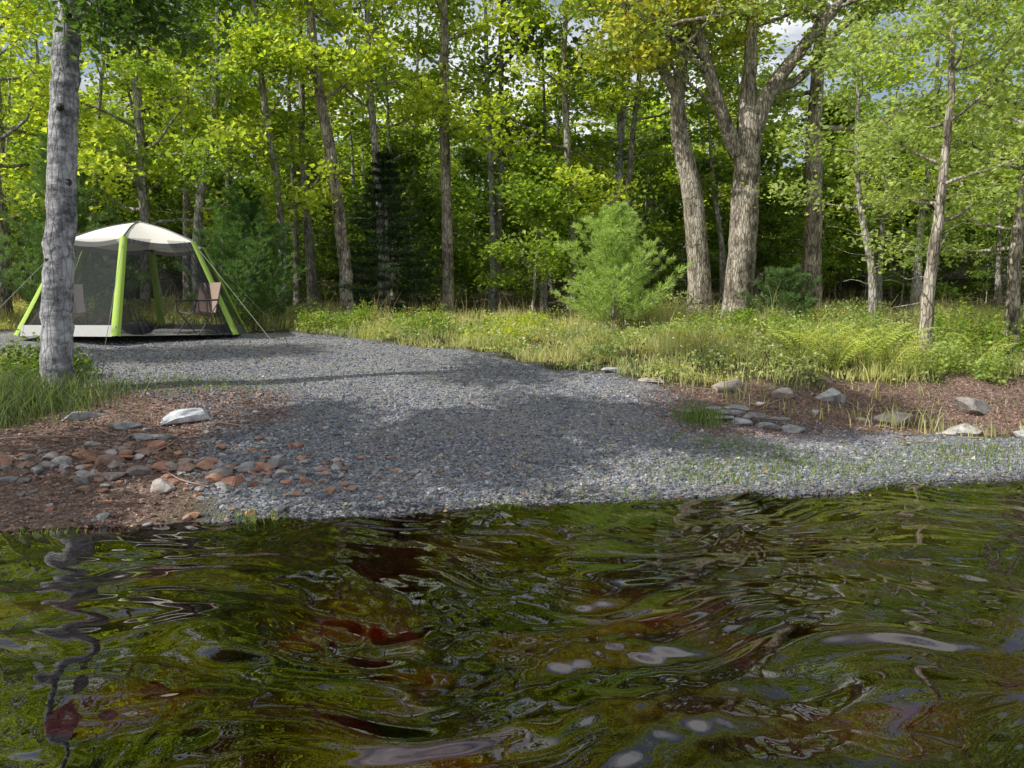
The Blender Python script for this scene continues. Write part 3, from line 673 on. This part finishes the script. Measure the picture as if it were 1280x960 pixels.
for x, y, s, z in [(.3, 3.95, (.42, .15, .12), -.13), (1.15, 4.0, (.46, .17, .14), -.12), (.8, 4.15, (.28, .12, .1), -.15), (-2.75, 4.4, (.45, .22, .15), -.14), (-.3, 2.9, (.40, .2, .12), -.2), (-.9, 4.0, (.36, .2, .1), -.18), (-.5, 3.5, (.3, .2, .1), -.2), (.1, 2.6, (.36, .17, .1), -.18), (-2.2, 5.0, (.3, .2, .1), -.14), (2.5, 5.2, (.4, .2, .1), -.16), (1.6, 3.1, (.3, .2, .1), -.22), (-1.6, 3.3, (.34, .2, .1), -.2)]:
    rock(mb, rng, (x, y, z), s, rng.uniform(-.3, .3), np.array((.60, .15, .08)) * rng.uniform(.6, 1.0), zmax=-.10)
mb.obj('submerged_rocks', [M_rock], (0,))

# ------------------------------------------------------------------ screen tent
TX, TY = -7.5, 16.0; TZ = float(H(TX, TY)) + .02
T = empty('screen_tent', (TX, TY, TZ))
ang = [math.radians(-76 + 60 * k) for k in range(6)]
RB, RE, HE, HP = 2.2, 1.28, 1.82, 2.25
base = [np.array([RB * math.cos(a), RB * math.sin(a), 0]) for a in ang]; eave = [np.array([RE * math.cos(a), RE * math.sin(a), HE]) for a in ang]
peak = np.array([0, 0, HP])
mb = MB()
for k in range(6):
    A, B = eave[k], eave[(k + 1) % 6]; nU, nV = 8, 8; V = []
    for i in range(nU + 1):
        for j in range(nV + 1):
            u = i / nU; w = j / nV; p = (A * (1 - w) + B * w) * (1 - u) + peak * u
            p = p + np.array([0, 0, 1]) * (-.07 * math.sin(math.pi * w) * (1 - u) + .05 * math.sin(math.pi * u)); V.append(p)
    i = (np.arange(nU)[:, None] * (nV + 1) + np.arange(nV)[None]).ravel()
    mb.add(V, np.stack([i, i + 1, i + nV + 2, i + nV + 1], 1), col=(.78, .74, .68))
    V = []
    for j in range(9):
        w = j / 8; p = A * (1 - w) + B * w + np.array([0, 0, -.07 * math.sin(math.pi * w)]); V += [p * np.array([1.004, 1.004, 1]), p * np.array([1.03, 1.03, 1]) - np.array([0, 0, .09])]
    mb.add(V, [[2 * j, 2 * j + 2, 2 * j + 3, 2 * j + 1] for j in range(8)], col=(.24, .24, .22))
mb.obj('roof', [M_fabric], (0,), T)
mb = MB()
for k in range(6): tube(mb, [eave[k] * np.array([1.01, 1.01, 1.01]), (eave[k] + peak) / 2 + np.array([0, 0, .06]), peak + np.array([0, 0, .015])], [.014, .014], 6, col=(.12, .13, .12))
mb.obj('roof_ribs', [M_metal], (0,), T)
mb = MB()
for k in range(1, 6):
    A, B, C, D = base[k], base[(k + 1) % 6], eave[(k + 1) % 6], eave[k]; V = []
    for i in range(9):
        for j in range(9):
            u = i / 8; w = j / 8; p = (A * (1 - w) + B * w) * (1 - u) + (D * (1 - w) + C * w) * u
            cen = np.array([p[0], p[1], 0]); p = p - cen * (.06 * math.sin(math.pi * w) * math.sin(math.pi * u)) + rng.normal(0, .006, 3); V.append(p)
    i = (np.arange(8)[:, None] * 9 + np.arange(8)[None]).ravel(); mb.add(V, np.stack([i, i + 1, i + 10, i + 9], 1))
for side_ in (0, 1):
    A, B = (base[0], base[1]) if side_ == 0 else (base[1], base[0]); D, C = (eave[0], eave[1]) if side_ == 0 else (eave[1], eave[0]); V = []
    for i in range(13):
        u = i / 12; wid = .48 * abs(u - .42) ** 1.3 + .13
        for j in range(17):
            w = j / 16 * wid + .02; p = (A * (1 - w) + B * w) * (1 - u) + (D * (1 - w) + C * w) * u
            p = p - np.array([p[0], p[1], 0]) * .03 * math.sin(j * 2.0); V.append(p)
    i = (np.arange(12)[:, None] * 17 + np.arange(16)[None]).ravel(); mb.add(V, np.stack([i, i + 1, i + 18, i + 17], 1))
mb.obj('net_walls', [M_net], (0,), T)
for k in range(6):
    mb = MB(); A, B = base[k], eave[k]; side = np.array([-math.sin(ang[k]), math.cos(ang[k]), 0]); out = np.array([math.cos(ang[k]), math.sin(ang[k]), .4]) * .025
    n_ = 12; V = []
    for i in range(n_ + 1):
        u = i / n_; p = A * (1 - u) + B * u; w = .085 - .02 * u
        V += [p - side * w, p + out * 1.6 - side * w * .5, p + out * 1.6 + side * w * .5, p + side * w]
    q = [[4 * i + j, 4 * i + j + 1, 4 * i + j + 5, 4 * i + j + 4] for i in range(n_) for j in range(3)]
    mb.add(V, q, col=(.38, .55, .10)); mb.obj('pole_sleeve_%d' % (k + 1), [M_fabric], (0,), T)
mb = MB()
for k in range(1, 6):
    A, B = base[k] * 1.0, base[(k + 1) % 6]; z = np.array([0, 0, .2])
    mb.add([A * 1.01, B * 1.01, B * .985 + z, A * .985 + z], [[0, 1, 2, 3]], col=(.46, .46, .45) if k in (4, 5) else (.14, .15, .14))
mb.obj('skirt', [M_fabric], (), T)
mb = MB(); mb.add([b * .98 + np.array([0, 0, .012]) for b in base] , [[0, 1, 2, 3], [0, 3, 4, 5]], col=(.3, .29, .27)); mb.obj('ground_sheet', [M_fabric], (), T)
mb = MB()
for k in range(6):
    o_ = np.array([math.cos(ang[k]), math.sin(ang[k]), 0]) * 3.0
    tube(mb, [eave[k], o_ + np.array([0, 0, float(H(TX + o_[0], TY + o_[1])) - TZ])], [.005], 4, col=(.4, .4, .36))
mb.obj('guy_lines', [M_fabric], (), T)

def chair(x, y, rot, col):
    z = TZ + .02; C = empty('camp_chair', (x, y, z)); C.rotation_euler = (0, 0, rot)
    mb = MB(); f = (.05, .05, .055)
    for sx in (-.27, .27):
        tube(mb, [(sx, -.24, 0), (sx, .2, .55), (sx, .26, .62)], [.012], 6, col=f); tube(mb, [(sx, .24, 0), (sx, -.24, .45), (sx, -.25, .62)], [.012], 6, col=f)
        tube(mb, [(sx, .18, .4), (sx, .36, 1.0)], [.012], 6, col=f); tube(mb, [(sx, -.27, .63), (sx, .27, .66)], [.018], 6, col=f)
    for yy in (-.24, .24): tube(mb, [(-.27, yy, .02), (.27, yy, .02)], [.01], 6, col=f)
    mb.obj('frame', [M_metal], (0,), C)
    def sheet(nm, a, b, c, d, sag):
        a, b, c, d = map(np.array, (a, b, c, d)); V = []
        for i in range(7):
            for j in range(7):
                u = i / 6; w = j / 6; V.append((a * (1 - w) + b * w) * (1 - u) + (d * (1 - w) + c * w) * u + np.array(sag) * math.sin(math.pi * w))
        i = (np.arange(6)[:, None] * 7 + np.arange(6)[None]).ravel(); mb = MB(); mb.add(V, np.stack([i, i + 1, i + 8, i + 7], 1), col=col); mb.obj(nm, [M_fabric], (0,), C)
    sheet('seat', (-.26, -.24, .44), (.26, -.24, .44), (.26, .18, .40), (-.26, .18, .40), (0, 0, -.05))
    sheet('backrest', (-.26, .19, .42), (.26, .19, .42), (.26, .355, 1.0), (-.26, .355, 1.0), (0, .04, 0))
chair(-6.0, 15.1, -.4, (.30, .22, .175)); chair(-8.75, 15.7, .6, (.36, .31, .29))
FB = MB(); pr = [(.10, 0), (.2, .02), (.29, .1), (.33, .16), (.34, .165), (.32, .15), (.27, .1), (.1, .04), (0.001, .035)]
a = np.linspace(0, 6.283, 28, endpoint=False); V = [[r_ * math.cos(t), r_ * math.sin(t), z_] for r_, z_ in pr for t in a]
FB.add(V, [[i * 28 + j, i * 28 + (j + 1) % 28, (i + 1) * 28 + (j + 1) % 28, (i + 1) * 28 + j] for i in range(len(pr) - 1) for j in range(28)], col=(.02, .02, .022))
o = FB.obj('black_bowl', [M_metal], (0,)); o.location = (-7.1, 15.0, TZ + .02)

# ------------------------------------------------------------------ light, camera
w = bpy.data.worlds.new('World'); scene.world = w; w.use_nodes = True; nt = w.node_tree
bg = nt.nodes['Background']; sky = nt.nodes.new('ShaderNodeTexSky'); sky.sky_type = 'NISHITA'; sky.sun_disc = False
S = nrm(np.array([-.88, -.40, .92])); el = math.asin(S[2])
sky.sun_elevation = el; sky.sun_rotation = math.atan2(S[0], S[1]); sky.dust_density = 3.0; sky.air_density = 1.2
tc = nt.nodes.new('ShaderNodeTexCoord'); mp = nt.nodes.new('ShaderNodeMapping'); mp.inputs['Scale'].default_value = (1.0, 1.0, 2.6); nt.links.new(tc.outputs['Generated'], mp.inputs[0])
cn = nt.nodes.new('ShaderNodeTexNoise'); cn.inputs['Scale'].default_value = 2.2; cn.inputs['Detail'].default_value = 7; cn.inputs['Roughness'].default_value = .6; nt.links.new(mp.outputs[0], cn.inputs['Vector'])
cm = ramp(nt, cn.outputs[0], [(.47, .08), (.60, .95)])
nt.links.new(mixc(nt, cm, sky.outputs[0], (9.8, 9.8, 9.8, 1)), bg.inputs[0]); bg.inputs[1].default_value = .12
sl = bpy.data.lights.new('sun', 'SUN'); sl.energy = 5; sl.angle = math.radians(.5); sl.color = (1, .97, .90)
so = bpy.data.objects.new('sun', sl); scene.collection.objects.link(so); so.rotation_euler = Vector(S).to_track_quat('Z', 'Y').to_euler()
cd = bpy.data.cameras.new('camera'); cd.sensor_width = 36; cd.lens = 27.7; cd.clip_end = 2000; cd.clip_start = .05
co = bpy.data.objects.new('camera', cd); scene.collection.objects.link(co); co.location = (0, 0, 1.5); co.rotation_euler = (math.radians(90 - 4.6), 0, 0)
scene.camera = co
